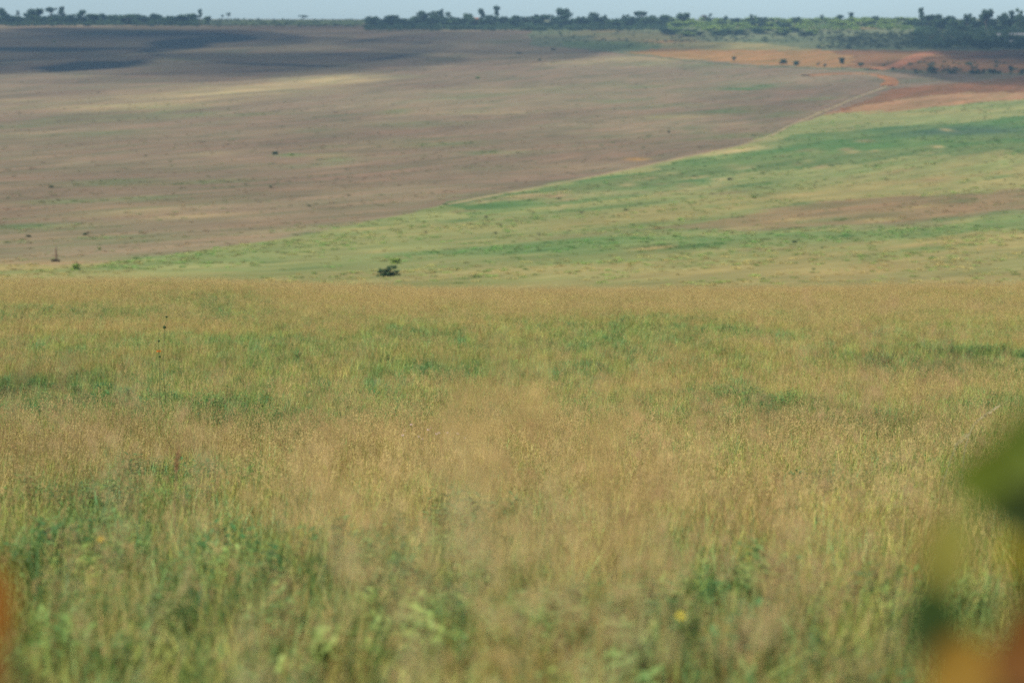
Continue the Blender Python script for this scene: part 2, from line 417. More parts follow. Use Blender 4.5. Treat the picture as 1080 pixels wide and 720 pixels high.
def track(name, pix, width, color, lift=0.22):
    """an earth track draped on the land"""
    pts = [ground(u, v) for u, v in pix]
    dense = []
    for a, b in zip(pts, pts[1:]):
        n = max(2, int((b - a).length / 6))
        for k in range(n): dense.append(a.lerp(b, k / n))
    dense.append(pts[-1])
    for _ in range(6):
        dense = [dense[0]] + [(dense[i-1] + dense[i] * 2 + dense[i+1]) / 4 for i in range(1, len(dense) - 1)] + [dense[-1]]
    acc = Acc(); vs, fs = [], []
    for i, p in enumerate(dense):
        d = dense[min(i+1, len(dense)-1)] - dense[max(i-1, 0)]
        n = Vector((-d.y, d.x, 0)).normalized()
        w = width * (.7 + .6 * float(fbm(np.array([p.x]), np.array([p.y]), 18, 5)[0]))
        for s in (-1, -.33, .33, 1):
            q = p + n * (w / 2 * s)
            vs.append((q.x, q.y, float(H(q.x, q.y)) + lift * (1 if abs(s) < .9 else -.3)))
    for i in range(len(dense) - 1):
        for k in range(3): fs.append((i*4+k, i*4+k+1, i*4+k+5, i*4+k+4))
    acc.add(vs, fs, color)
    return props(acc.obj(name, M_TRACK, smooth=True), kind='structure')

track('field_track', [(470, 216), (560, 199), (640, 183), (700, 170.5), (780, 154.5), (806, 146), (832, 133), (862, 120), (900, 104), (934, 92), (941, 86), (925, 80), (900, 77.5), (870, 78.5)], 1.4, (.31, .25, .13), .12)
track('field_track', [(600, 50.5), (660, 56.5), (720, 63.5), (780, 69.5), (820, 71), (900, 74), (960, 76), (1040, 78), (1120, 80)], 5, (.10, .12, .055), .2)
track('earth_road', [(850, 80), (880, 78), (905, 77.2), (930, 80), (942, 85), (936, 91)], 8, (.28, .13, .05), .4)
track('earth_road', [(920, 74), (935, 72), (950, 68), (962, 62), (974, 57), (988, 56)], 11, (.37, .16, .07), .6)
track('earth_road', [(984, 38), (996, 41), (1008, 43.5), (1016, 45)], 18, (.32, .15, .07), .5)

# ------------------------------------------------------------------ haze over the whole scene
def haze():
    x0, x1, y0, y1, z0, z1 = -6200, 6200, -6200, 6300, -40, 58
    acc = Acc()
    vs = [(x, y, z) for z in (z0, z1) for y in (y0, y1) for x in (x0, x1)]
    acc.add(vs, [(0, 2, 3, 1), (4, 5, 7, 6), (0, 1, 5, 4), (2, 6, 7, 3), (0, 4, 6, 2), (1, 3, 7, 5)], (1, 1, 1))
    m = bpy.data.materials.new('haze'); m.use_nodes = True
    nt = m.node_tree; nt.nodes.remove(nt.nodes['Principled BSDF'])
    v = N(nt, 'ShaderNodeVolumePrincipled')
    v.inputs['Color'].default_value = (.42, .73, 1, 1); v.inputs['Density'].default_value = 0.00020; v.inputs['Anisotropy'].default_value = 0.1
    nt.links.new(v.outputs[0], nt.nodes['Material Output'].inputs['Volume'])
    o = acc.obj('haze', m); props(o, kind='stuff')
haze()

# ------------------------------------------------------------------ clouds, high outside the frame, shading the far hill
def cloud(name, cx, cyy, alt, parts, seed, label, thick=.9, lo=.34, hi=.56):
    rs = random.Random(seed)
    acc = Acc()
    for (dx, dy, rx, ry) in parts:
        n, mseg = 28, 14
        vs, fs = [], []
        for j in range(mseg + 1):
            ph = math.pi * j / mseg
            for i in range(n):
                th = 2 * math.pi * i / n
                d = Vector((math.cos(th) * math.sin(ph), math.sin(th) * math.sin(ph), math.cos(ph)))
                q = 1 + .55 * (float(fbm(np.array([d.x * 2 + dx * .01]), np.array([d.y * 2 + d.z * 1.7]), .9, seed, 4)[0]) - .5)
                vs.append((dx + d.x * rx * q, dy + d.y * ry * q, d.z * (70 if d.z > 0 else 22) * q))
        for j in range(mseg):
            for i in range(n):
                i2 = (i + 1) % n
                fs.append((j*n + i, (j+1)*n + i, (j+1)*n + i2, j*n + i2))
        acc.add(vs, fs, (.9, .9, .9))
    m, nt, b, out = mat_new('cloud_vapour')
    b.inputs['Base Color'].default_value = (.85, .86, .88, 1); b.inputs['Roughness'].default_value = 1
    tc = N(nt, 'ShaderNodeTexCoord'); nz = N(nt, 'ShaderNodeTexNoise'); nz.inputs['Scale'].default_value = .006; nz.inputs['Detail'].default_value = 5
    lw = N(nt, 'ShaderNodeLayerWeight'); mr = N(nt, 'ShaderNodeMapRange'); mr.inputs['From Min'].default_value = lo; mr.inputs['From Max'].default_value = hi
    mr.inputs['To Max'].default_value = thick
    tr = N(nt, 'ShaderNodeBsdfTransparent'); mix = N(nt, 'ShaderNodeMixShader')
    nt.links.new(tc.outputs['Object'], nz.inputs['Vector']); nt.links.new(nz.outputs[0], mr.inputs[0])
    nt.links.new(mr.outputs[0], mix.inputs[0]); nt.links.new(tr.outputs[0], mix.inputs[1]); nt.links.new(b.outputs[0], mix.inputs[2])
    nt.links.new(mix.outputs[0], out.inputs[0])
    o = acc.obj(name, m, loc=(cx, cyy, alt), smooth=True)
    return props(o, label, 'cloud')

def shade_at(u, v, alt):
    p = ground(u, v); k = (alt - p.z) / sun_dir.z
    return p.x + sun_dir.x * k, p.y + sun_dir.y * k
ALT = 800
x_, y_ = shade_at(20, 50, ALT)
cloud('cloud', x_, y_, ALT, [(-60, 60, 170, 260), (40, 110, 120, 170), (-300, 20, 230, 320), (110, 290, 150, 110)], 5, 'large pale cloud high over the left end of the hill', .52, .22, .70)
x_, y_ = shade_at(240, 54, ALT + 60)
cloud('cloud', x_, y_, ALT + 60, [(-60, 0, 170, 260), (90, 60, 150, 230), (190, 130, 120, 170), (-260, -120, 220, 200), (-60, -230, 130, 110), (20, -150, 110, 120)], 8, 'thin ragged cloud drifting beside the large one over the hill', .36, .26, .74)
x_, y_ = shade_at(1050, 72, ALT)
cloud('cloud', x_, y_, ALT, [(40, -40, 95, 170), (180, -60, 150, 220), (130, 260, 170, 200), (60, 120, 60, 120)], 9, 'smaller pale cloud high over the red earth plots', .5, .27, .66)

# ------------------------------------------------------------------ trees
def leaf_clump(acc, c, r, n, size, col, rs):
    for _ in range(n):
        d = Vector((rs.gauss(0, 1), rs.gauss(0, 1), rs.gauss(0, 1))); d.normalize()
        p = Vector(c) + Vector((d.x * r[0], d.y * r[1], d.z * r[2])) * (rs.random() ** .4)
        a = Vector((rs.gauss(0, 1), rs.gauss(0, 1), rs.gauss(0, .6))).normalized()
        b = a.cross(Vector((rs.gauss(0, 1), rs.gauss(0, 1), rs.gauss(0, 1)))).normalized()
        s = size * rs.uniform(.6, 1.3); k = rs.uniform(.7, 1.35)
        cc = (col[0] * k, col[1] * k, col[2] * k)
        acc.add([p - a * s, p + b * s * .55, p + a * s, p - b * s * .55], [(0, 1, 2, 3)], cc)

def tree_kind(kind, seed, h=10.0, w=9.0, col=(.05, .085, .035)):
    """trunk mesh and crown mesh of a tree of height h"""
    rs = random.Random(seed)
    tk, cr = Acc(), Acc()
    bark = (.16, .12, .09)
    if kind == 'round':
        th, spots = .38, [(rs.uniform(-.3, .3), rs.uniform(-.3, .3), rs.uniform(.45, .86), rs.uniform(.17, .27)) for _ in range(15)]
    elif kind == 'flat':
        th, spots = .6, [(rs.uniform(-.42, .42), rs.uniform(-.42, .42), rs.uniform(.72, .93), rs.uniform(.11, .17)) for _ in range(18)]
    elif kind == 'tall':
        th, spots = .5, [(rs.uniform(-.22, .22), rs.uniform(-.2, .2), z, rs.uniform(.2, .38)) for z in [.5, .58, .66, .7, .74, .78, .82, .86, .9, .92]]
    elif kind == 'open':
        th, spots = .65, [(rs.uniform(-.35, .35), rs.uniform(-.35, .35), rs.uniform(.62, .93), rs.uniform(.11, .17)) for _ in range(11)]
    else:
        th, spots = .15, [(rs.uniform(-.36, .36), rs.uniform(-.36, .36), rs.uniform(.12, .8), rs.uniform(.18, .28)) for _ in range(24)]
    lean = rs.uniform(-.05, .05) * h
    tube(tk, [(0, 0, -.5), (lean * .3, 0, h * th * .5), (lean, 0, h * th), (lean * 1.2, 0, h * .8)], [h * .03, h * .022, h * .017, h * .006], bark, 7)
    for (a, b, c, r) in spots:
        p = Vector((a * w + lean, b * w, c * h)); s = Vector((lean, 0, h * th * rs.uniform(.75, 1.1)))
        m = s.lerp(p, .5) + Vector((0, 0, -.03 * h))
        tube(tk, [s, m, p], [h * .011, h * .007, h * .002], bark, 4)
        k = rs.uniform(.7, 1.3)
        rr = r * w * .8
        leaf_clump(cr, p, (rr, rr, rr * .72), 80, h * .052, (col[0] * k, col[1] * k, col[2] * k), rs)
    return tk.mesh('trunk', M_BARK, True), cr.mesh('crown', M_CROWN)

DK, MD, LT, RD = (.042, .085, .045), (.06, .11, .04), (.23, .33, .06), (.15, .09, .05)
KINDS = {}
for kd in ('round', 'flat', 'tall', 'open', 'bush'):
    for nm_, cl in (('dark', DK), ('mid', MD), ('light', LT), ('red', RD)):
        if nm_ == 'red' and kd != 'open': continue
        n = 3 if nm_ != 'red' else 1
        for k in range(n):
            KINDS[(kd, nm_, k)] = tree_kind(kd, 100 + k * 7 + len(kd), 10, 9 if kd != 'tall' else 5.5, cl)

def tree(u, vtop, vbase, wpx, kd, shade, label, group=None, name=None, k=None, cat=None, point=None):
    p = point or ground(u, vbase)
    s = p.y / 2550.0
    hh = (vbase - vtop) * s; ww = wpx * s * 1.18
    nat = 9 if kd != 'tall' else 5.5
    if k is None: k = 0 if shade == 'red' else random.randrange(3)
    name = name or ('bush' if kd == 'bush' else 'tree')
    tm, cm = KINDS[(kd, shade, k)]
    o = empty(name, (p.x, p.y, p.z - .05), random.uniform(0, 6.28), label, cat or name, group)
    ox, oz = ww / nat, hh / 10.0
    for nm_, m in (('trunk', tm), ('crown', cm)):
        c = bpy.data.objects.new(nm_, m); link(c, o)
    o.scale = (ox, ox, oz)
    return o

# single trees that stand out along the ridge and in the plots (u, top row, base row, width, kind, shade, label)
for a in [
    (3, 8, 25, 14, 'round', 'dark', 'dark bushy tree at the very left end of the ridge'),
    (20, 11, 24, 5, 'open', 'dark', 'thin sparse tree just right of the leftmost ridge tree'),
    (37, 9, 25, 17, 'round', 'dark', 'broad dark tree left of the two round-headed trees on the ridge'),
    (54, 8, 24, 9, 'flat', 'dark', 'left one of two neighbouring small-headed dark trees on the ridge'),
    (65, 7.5, 24, 8, 'tall', 'dark', 'right one of two neighbouring small-headed dark trees on the ridge'),
    (86, 10.5, 25, 10, 'round', 'dark', 'round dark tree alone above the low wood at the left'),
    (211, 10, 25, 5, 'tall', 'dark', 'slim tall tree at the right end of the left wood'),
    (219, 16, 26, 7, 'bush', 'mid', 'low bushy tree beside the slim tall tree on the ridge'),
    (234, 15.5, 22, 3.5, 'open', 'dark', 'tiny bare-stemmed tree left of the leaning one on the skyline'),
    (241, 13.5, 22, 5, 'open', 'dark', 'small leaning tree alone on the open skyline at the left'),
    (320, 16.5, 22.5, 8, 'flat', 'dark', 'lone flat-topped tree on the open skyline'),
    (445, 11, 29, 14, 'round', 'dark', 'broad dark tree left of the pink house'),
    (459, 11, 29, 15, 'round', 'dark', 'broad dark tree rising behind the pink house'),
    (466, 10, 28, 5, 'tall', 'dark', 'slim tree to the right of the pink house'),
    (473, 13, 28, 7, 'open', 'mid', 'loose-crowned tree a little right of the pink house'),
    (494, 14, 28, 10, 'round', 'mid', 'mid-green tree left of the red-roofed house in the ridge wood'),
    (508, 9, 27, 8, 'round', 'dark', 'dark tree just right of the red-roofed house'),
    (514, 14, 28, 8, 'bush', 'dark', 'low dark tree between the two tall trees near the red-roofed house'),
    (524, 6.5, 27, 7, 'tall', 'dark', 'tallest slender tree of the ridge wood, small clumped head'),
    (571, 15.5, 28, 19, 'flat', 'dark', 'wide flat-topped tree in the middle ridge wood'),
    (595, 8.5, 29, 15, 'round', 'dark', 'big round-headed tree highest above the middle ridge wood'),
    (612, 17, 29, 10, 'round', 'dark', 'low tree just right of the big round-headed tree'),
    (626, 12.5, 29, 12, 'round', 'dark', 'two-lobed dark tree near the right end of the middle wood'),
    (638, 16, 29, 4, 'tall', 'dark', 'narrow spiky tree near the right end of the middle wood'),
    (659, 15.5, 28, 8, 'open', 'dark', 'open dark tree left of the umbrella-shaped tree'),
    (677, 12, 28, 14, 'flat', 'dark', 'umbrella-shaped tree on the ridge above the orange patch'),
    (700, 15.5, 25, 19, 'round', 'mid', 'wide mid-green tree at the left of the bright green wood'),
    (720, 13.5, 28, 14, 'round', 'mid', 'grey-green round tree rising from the bright green wood'),
    (743, 16, 25, 7, 'open', 'red', 'small tree with reddish brown leaves above the green wood'),
    (749, 14.5, 24, 4, 'open', 'dark', 'small dark-tipped tree right beside the reddish one'),
    (765, 16.5, 26, 6, 'round', 'dark', 'small dark tree at the middle of the bright green wood'),
    (794, 15.5, 30, 9, 'open', 'mid', 'thin pale tree standing out of the bright green wood'),
    (799, 20, 31, 14, 'bush', 'dark', 'dark bushy tree at the edge of the bright green wood'),
    (826, 23, 34, 10, 'bush', 'dark', 'darkest low bush below the bright green wood'),
    (838, 18, 31, 12, 'open', 'mid', 'loose grey-green tree right of the darkest low bush'),
    (866, 15.5, 26, 5, 'open', 'dark', 'thin small tree left of the squat dark tree'),
    (885, 15.5, 24, 12, 'round', 'dark', 'squat dark tree on the skyline above the green belt'),
    (898, 13.5, 24, 6, 'tall', 'dark', 'small lollipop tree right of the squat dark tree'),
    (923, 16.5, 28, 8, 'round', 'dark', 'round dark tree standing at the end of the light green belt'),
    (971, 8.5, 27, 7, 'tall', 'dark', 'tall slim tree standing alone right of the green belt'),
    (989, 14.5, 30, 9, 'round', 'dark', 'dark tree at the left end of the right wood'),
    (1020, 14, 31, 11, 'round', 'dark', 'round tree left of the highest tree of the right wood'),
    (1040, 9.5, 33, 13, 'round', 'dark', 'highest and broadest tree of the right wood'),
    (1058, 13, 32, 12, 'round', 'dark', 'round tree right of the highest tree of the right wood'),
    (1067, 11.5, 32, 6, 'tall', 'dark', 'narrow upright tree near the right end of the right wood'),
    (1075, 9, 32, 8, 'open', 'mid', 'thin-crowned tree at the very right end of the skyline'),
    (774, 59.5, 65.5, 5, 'round', 'dark', 'small lone tree on the orange soil'),
    (826, 62, 70.5, 8, 'round', 'dark', 'left one of the pair of round trees below the orange soil'),
    (840, 64, 71.5, 8, 'round', 'dark', 'right one of the pair of round trees below the orange soil'),
    (863, 66, 71.5, 4, 'open', 'dark', 'tiny tree on the red soil right of the pair of round trees'),
    (870, 67, 72, 4, 'round', 'dark', 'tiny round tree second right of the pair of round trees'),
    (888, 61, 72.5, 7, 'tall', 'dark', 'upright dark tree on the dark red plot'),
    (908, 66, 72, 7, 'round', 'dark', 'small round tree between the upright tree and the track'),
]:
    tree(*a)
for i, a in enumerate([(966, 72, 77.5, 3), (983, 70, 77.5, 11), (1004, 73, 77.8, 9), (1026, 73, 78, 8), (1031, 72.5, 78, 6), (1037, 72, 78, 4), (1046, 72, 78, 8), (1053, 74, 78, 5), (1066, 69.5, 78, 6), (1078, 73, 78.5, 6)]):
    tree(*a, 'bush' if i != 8 else 'tall', 'dark', '%s dark tree from the left in the row below the red plots' % ['first', 'second and widest', 'third', 'fourth', 'fifth', 'sixth', 'seventh', 'eighth', 'ninth and tallest', 'tenth and last'][i], 'trees in a row below the red plots', name='tree')

MARKS = [(-999, None), (3, 'leftmost bushy tree'), (37, 'broad dark tree at far left'), (65, 'two small-headed trees'), (86, 'lone round tree'), (135, None), (211, 'slim tall tree'),
         (388, None), (459, 'pink house'), (503, 'red-roofed house'), (524, 'tallest slender tree'), (571, 'wide flat-topped tree'), (595, 'big round-headed tree'), (638, 'narrow spiky tree'), (677, 'umbrella-shaped tree'),
         (700, 'wide mid-green tree'), (743, 'reddish tree'), (794, 'thin pale tree'), (838, 'loose grey-green tree'), (885, 'squat dark tree'), (923, 'green belt\'s end tree'), (971, 'tall slim lone tree'),
         (1020, 'tree beside the highest one'), (1040, 'highest tree of the right wood'), (1066, 'long pale-roofed shed')]
ORD = ['first', 'second', 'third', 'fourth', 'fifth', 'sixth', 'seventh', 'eighth', 'ninth', 'tenth', 'eleventh', 'twelfth', 'thirteenth', 'fourteenth', 'fifteenth', 'sixteenth']
def belt(u0, u1, top, base, n, shades, kinds, what, where, group, w=(8, 14), hpx=(6, 9)):
    rs = random.Random(int(u0 * 3 + n))
    last, cnt = None, 0
    for i in range(n):
        u = u0 + (u1 - u0) * (i + rs.random()) / n
        vb = rs.uniform(*base(u)) if callable(base) else rs.uniform(*base)
        vt = max(vb - rs.uniform(*hpx), top)
        mk = [m for m in MARKS if m[0] <= u][-1]
        if mk != last: last, cnt = mk, 0
        num = ORD[min(cnt, 15)]; cnt += 1
        if mk[1]: label = '%s %s right of %s' % (num, what.replace('dark bushy', 'bushy'), mk[1])
        else: label = '%s %s from the %s end' % (num, what, 'middle' if u > 120 and u < 388 else 'left')
        tree(u, vt, vb, rs.uniform(*w), rs.choice(kinds), rs.choice(shades), label, group, name='tree')
belt(-20, 206, 14, (23, 27), 44, ['dark', 'dark', 'mid'], ['round', 'bush'], 'low tree of the left ridge wood', 'in the left ridge wood', 'trees of the left ridge wood', (9, 19), (5, 13))
belt(388, 700, 16, (26, 31), 52, ['dark', 'dark', 'dark', 'mid'], ['round', 'bush', 'bush'], 'low tree in the middle wood', 'end', 'trees of the middle ridge wood', (9, 19), (6, 15))
belt(700, 968, 18, (23, 31), 50, ['light', 'light', 'light', 'mid'], ['round', 'bush', 'bush'], 'light green tree', 'end', 'light green trees on the ridge', (10, 17), (5, 9))
belt(700, 860, 24, (33, 39), 18, ['mid', 'light', 'dark'], ['bush'], 'bushy tree below the bright wood', 'end', 'dark bushes below the bright wood', (10, 17), (5, 7))
belt(971, 1100, 16, (27, 36), 34, ['dark', 'dark', 'mid'], ['round', 'tall', 'bush'], 'dark tree of the right wood', 'end', 'trees of the right wood', (9, 15), (9, 14))
belt(1000, 1100, 28, (44, 52), 20, ['dark'], ['bush', 'round'], 'low dark tree of the sheds grove', 'end', 'trees round the farm sheds', (9, 15), (6, 9))

# shrubs dotted over the grazed hillside and the green slope
for i, (u, v, w, h) in enumerate([(57, 45, 5, 2.6), (148, 35, 5, 2.5), (547, 57, 8, 2.5), (566, 56, 5, 2.2), (584, 53, 10, 3), (569, 64, 4, 3), (504, 83, 6, 3), (47, 190, 0, 0),
        (290, 163, 16, 5), (308, 164, 8, 3), (55, 198, 14, 4), (25, 118, 5, 3), (18, 138, 4, 3), (97, 128, 5, 3), (286, 198, 5, 4), (224, 188, 5, 4), (437, 153, 6, 4), (470, 180, 5, 3), (400, 150, 5, 3),
        (360, 130, 5, 3), (550, 158, 5, 3), (640, 165, 5, 3), (705, 140, 5, 3), (670, 120, 4, 2), (105, 263, 5, 4), (30, 250, 9, 4), (90, 248, 12, 4), (712, 250, 7, 4), (640, 294, 9, 4),
        (575, 300, 0, 0), (618, 297, 9, 4), (838, 256, 12, 4), (660, 222, 10, 3), (795, 209, 14, 4), (800, 186, 12, 4), (770, 190, 12, 4), (940, 260, 14, 4), (615, 254, 6, 4), (590, 210, 10, 3), (560, 222, 8, 3)]):
    if not w or i in (3, 11, 12, 13, 15, 16, 17, 18, 19, 20, 21, 23, 28, 34, 36, 37, 39): continue
    w = min(w * .7, 5.5)
    side = 'grazed brown hillside' if (v < 213 - (u - 480) * .19 and v < 270) and u < 880 else 'green slope'
    tree(u, v - h * .8, v, w, 'bush', 'mid' if i % 3 else 'light', '%s shrub %s the %s' % (['small', 'wider'][w > 4], 'near the left edge of' if u < 120 else 'high up near the ridge on' if v < 90 else 'below the track on' if side == 'green slope' else 'out in the middle of', side), 'shrubs on the ' + side, name='shrub', cat='shrub')
tree(404, 281, 291.5, 10, 'bush', 'mid', 'left clump of the dark green bush in the valley bottom', name='bush')
tree(412, 277, 291, 10, 'bush', 'mid', 'tallest middle clump of the dark green bush in the valley bottom', name='bush')
tree(419, 283, 290, 7, 'bush', 'mid', 'small right clump of the dark green bush in the valley bottom', name='bush')
tree(417, 270.5, 278, 11, 'bush', 'light', 'brighter green bush just above the dark bush in the valley bottom', name='bush')
tree(80, 276, 284.5, 9, 'bush', 'light', 'small yellow-green bush at the left beside the dry tree stump', name='bush')

def dry_shrub():
    p = ground(59, 276)
    s = p.y / 2550
    o = empty('dry_shrub', p, 0, 'dead upright brown stem over a low brown bush at the left', 'shrub')
    a = Acc(); tube(a, [(0, 0, -.2), (.03, 0, 6 * s), (0, 0, 13 * s), (.1, 0, 17 * s)], [1.3 * s, 1.2 * s, .9 * s, .3 * s], (.16, .11, .07)); a.obj('stem', M_BARK, o)
    a = Acc(); rs = random.Random(3)
    for k in range(7): leaf_clump(a, (rs.uniform(-4, 4) * s, rs.uniform(-2, 2) * s, 1.3 * s), (2 * s, 2 * s, 1.2 * s), 40, .12, (.10, .08, .045), rs)
    a.obj('twigs', M_CROWN, o)
dry_shrub()

# ------------------------------------------------------------------ houses half hidden in the ridge woods
def house(u, v, wpx, hpx, dpx, wallc, roofc, label, name='house', rise=.35, rz=0.0):
    p = ground(u, v); s = p.y / 2550
    W, D_, Hh = wpx * s, dpx * s, hpx * s
    o = empty(name, p, rz, label, name)
    a = Acc()
    gz = Hh + rise * Hh
    t = .25
    # walls with a gable at each end
    x, y = W / 2, D_ / 2
    vs = [(-x, -y, -1), (x, -y, -1), (x, y, -1), (-x, y, -1), (-x, -y, Hh), (x, -y, Hh), (x, y, Hh), (-x, y, Hh), (-x, 0, gz), (x, 0, gz)]
    a.add(vs, [(0, 1, 5, 4), (2, 3, 7, 6), (1, 2, 6, 9, 5), (3, 0, 4, 8, 7)], wallc)
    a.obj('wall', M_WALL, o)
    a = Acc(); e = .6
    for sg in (-1, 1):
        k = (gz - Hh) / y
        q = [(-x - e, sg * (y + e), Hh - k * e), (x + e, sg * (y + e), Hh - k * e), (x + e, 0, gz), (-x - e, 0, gz)]
        q = [(b[0], b[1], b[2] + .05) for b in q] + [(b[0], b[1], b[2] + .22) for b in q]
        a.add(q, [(0, 1, 2, 3), (4, 7, 6, 5), (0, 4, 5, 1), (1, 5, 6, 2), (3, 7, 4, 0)], roofc)
    a.obj('roof', M_ROOF, o)
    def box(nm, x0, x1, z0, z1, c, par=o, yy=-y, d=.08):
        a = Acc()
        vs = [(x0, yy, z0), (x1, yy, z0), (x1, yy, z1), (x0, yy, z1), (x0, yy - d, z0), (x1, yy - d, z0), (x1, yy - d, z1), (x0, yy - d, z1)]
        a.add(vs, [(4, 5, 6, 7), (0, 1, 5, 4), (2, 3, 7, 6), (1, 2, 6, 5), (3, 0, 4, 7)], c)
        return a.obj(nm, M_WALL, par)
    box('door', -.5, .5, 0, min(2.1, Hh * .8), (.12, .07, .05))
    for sx in (-1, 1):
        cx = sx * W * .3
        w = box('window', cx - .6, cx + .6, Hh * .35, Hh * .75, (.05, .06, .07))
        box('sill', cx - .75, cx + .75, Hh * .31, Hh * .35 - .003, (.5, .48, .44), w, d=.16)
    return o
house(458, 23.5, 6, 4, 7, (.40, .25, .26), (.42, .26, .26), 'pink-walled house among the trees in the middle of the ridge')
house(503, 25, 8, 3, 9, (.45, .25, .18), (.44, .18, .14), 'house with a red roof in the middle ridge wood', rise=.9)
house(386, 28.5, 5, 2.2, 5, (.45, .28, .22), (.42, .30, .24), 'little brown house at the left edge of the middle wood')
house(396, 31.5, 5, 1.3, 4, (.55, .55, .55), (.6, .6, .62), 'low pale hut in front of the middle ridge wood', name='hut')
house(1073, 41, 17, 3.2, 8, (.30, .16, .13), (.30, .29, .28), 'long shed with a pale grey roof and reddish wall in the right grove', name='shed', rise=.7)
house(1066, 46, 8, 1.4, 5, (.3, .28, .26), (.30, .29, .28), 'small whitish hut just below the long shed', name='hut', rise=.9)
house(1051, 39.5, 7, 2, 5, (.4, .38, .36), (.28, .28, .28), 'grey-roofed house left of the long pale shed', rise=.8)
house(1041, 39.5, 4, 1.6, 4, (.3, .28, .27), (.32, .32, .32), 'smallest pale hut at the left of the farm sheds', name='hut', rise=.8)

# ------------------------------------------------------------------ scattered ground growth
def scatter(name, variants, P, rot, scl, tint, idx):
    """one object that spreads tufts over the points P"""
    m = bpy.data.meshes.new(name)
    m.vertices.add(len(P)); m.vertices.foreach_set('co', np.asarray(P, float).ravel())
    def at(n, ty, arr, key):
        a = m.attributes.new(n, ty, 'POINT'); a.data.foreach_set(key, np.asarray(arr).ravel())
    at('rot', 'FLOAT_VECTOR', rot, 'vector'); at('scl', 'FLOAT_VECTOR', scl, 'vector')
    at('tint', 'FLOAT_COLOR', np.hstack([tint, np.ones((len(P), 1))]), 'color')
    at('idx', 'INT', np.asarray(idx, np.int32), 'value')
    col_ = bpy.data.collections.new(name + '_tufts')
    for i, vm in enumerate(variants):
        col_.objects.link(bpy.data.objects.new('%s_tuft_%02d' % (name, i), vm))
    o = link(bpy.data.objects.new(name, m))
    md = o.modifiers.new('scatter', 'NODES')
    ng = bpy.data.node_groups.new(name, 'GeometryNodeTree')
    ng.interface.new_socket('Geometry', in_out='INPUT', socket_type='NodeSocketGeometry')
    ng.interface.new_socket('Geometry', in_out='OUTPUT', socket_type='NodeSocketGeometry')
    gi, go = ng.nodes.new('NodeGroupInput'), ng.nodes.new('NodeGroupOutput')
    ci = ng.nodes.new('GeometryNodeCollectionInfo'); ci.inputs['Collection'].default_value = col_
    ci.inputs['Separate Children'].default_value = True; ci.inputs['Reset Children'].default_value = True
    mp = ng.nodes.new('GeometryNodeMeshToPoints')
    ip = ng.nodes.new('GeometryNodeInstanceOnPoints'); ip.inputs['Pick Instance'].default_value = True
    def na(n, ty):
        a = ng.nodes.new('GeometryNodeInputNamedAttribute'); a.data_type = ty; a.inputs['Name'].default_value = n
        return a.outputs['Attribute']
    e2r = ng.nodes.new('FunctionNodeEulerToRotation')
    L = ng.links.new
    L(gi.outputs[0], mp.inputs['Mesh']); L(mp.outputs[0], ip.inputs['Points']); L(ci.outputs[0], ip.inputs['Instance'])
    L(na('idx', 'INT'), ip.inputs['Instance Index']); L(na('rot', 'FLOAT_VECTOR'), e2r.inputs[0]); L(e2r.outputs[0], ip.inputs['Rotation'])
    L(na('scl', 'FLOAT_VECTOR'), ip.inputs['Scale']); L(ip.outputs[0], go.inputs[0])
    md.node_group = ng
    return o

def blade(acc, base, ang_, length, lean, curve, width, col, segs=3, tipcol=None):
    """one flat grass blade bending over in the direction ang_"""
    dx, dy = math.cos(ang_), math.sin(ang_)
    vs, cs = [], []
    p = Vector(base); th = lean
    step = length / segs
    tip = tipcol or col
    for i in range(segs + 1):
        t = i / segs
        w = width * (1 - t ** 1.6) * .5 + .0004
        vs.append(p + Vector((-dy, dx, 0)) * w); vs.append(p - Vector((-dy, dx, 0)) * w)
        c = tuple(a + (b - a) * t for a, b in zip(col, tip)); cs += [c, c]
        p = p + Vector((dx * math.sin(th), dy * math.sin(th), math.cos(th))) * step
        th += curve / segs
    acc.add(vs, [(2*i, 2*i+1, 2*i+3, 2*i+2) for i in range(segs)], cs)
    return p

def jit(c, rs, a=.18):
    k = 1 + rs.uniform(-a, a)
    return (c[0] * k * (1 + rs.uniform(-.06, .06)), c[1] * k, c[2] * k)

def green_tuft(seed, n=34, h=.3, w=.007):
    rs = random.Random(seed); a = Acc()
    for _ in range(n):
        r = rs.random() ** .6 * .17; t = rs.uniform(0, 6.28)
        c = jit((1, 1, 1), rs, .3)
        tip = (c[0] * 1.35, c[1] * 1.15, c[2] * 1.0)
        blade(a, (r * math.cos(t), r * math.sin(t), -.02), rs.uniform(0, 6.28), h * rs.uniform(.55, 1.15), rs.uniform(.02, .35), rs.uniform(.1, 1.1), w * rs.uniform(.6, 1.2), c, 4, tip)
    return a.mesh('green_tuft', M_GRASS)

def dry_tuft(seed, n=26, h=.36, w=.0042):
    rs = random.Random(seed); a = Acc()
    for _ in range(n):
        r = rs.random() ** .6 * .16; t = rs.uniform(0, 6.28)
        blade(a, (r * math.cos(t), r * math.sin(t), -.02), rs.uniform(0, 6.28), h * rs.uniform(.4, 1.15), rs.uniform(.02, .45), rs.uniform(0, .9), w * rs.uniform(.7, 1.5), jit((1, 1, 1), rs, .3), 3)
    return a.mesh('dry_tuft', M_GRASS)

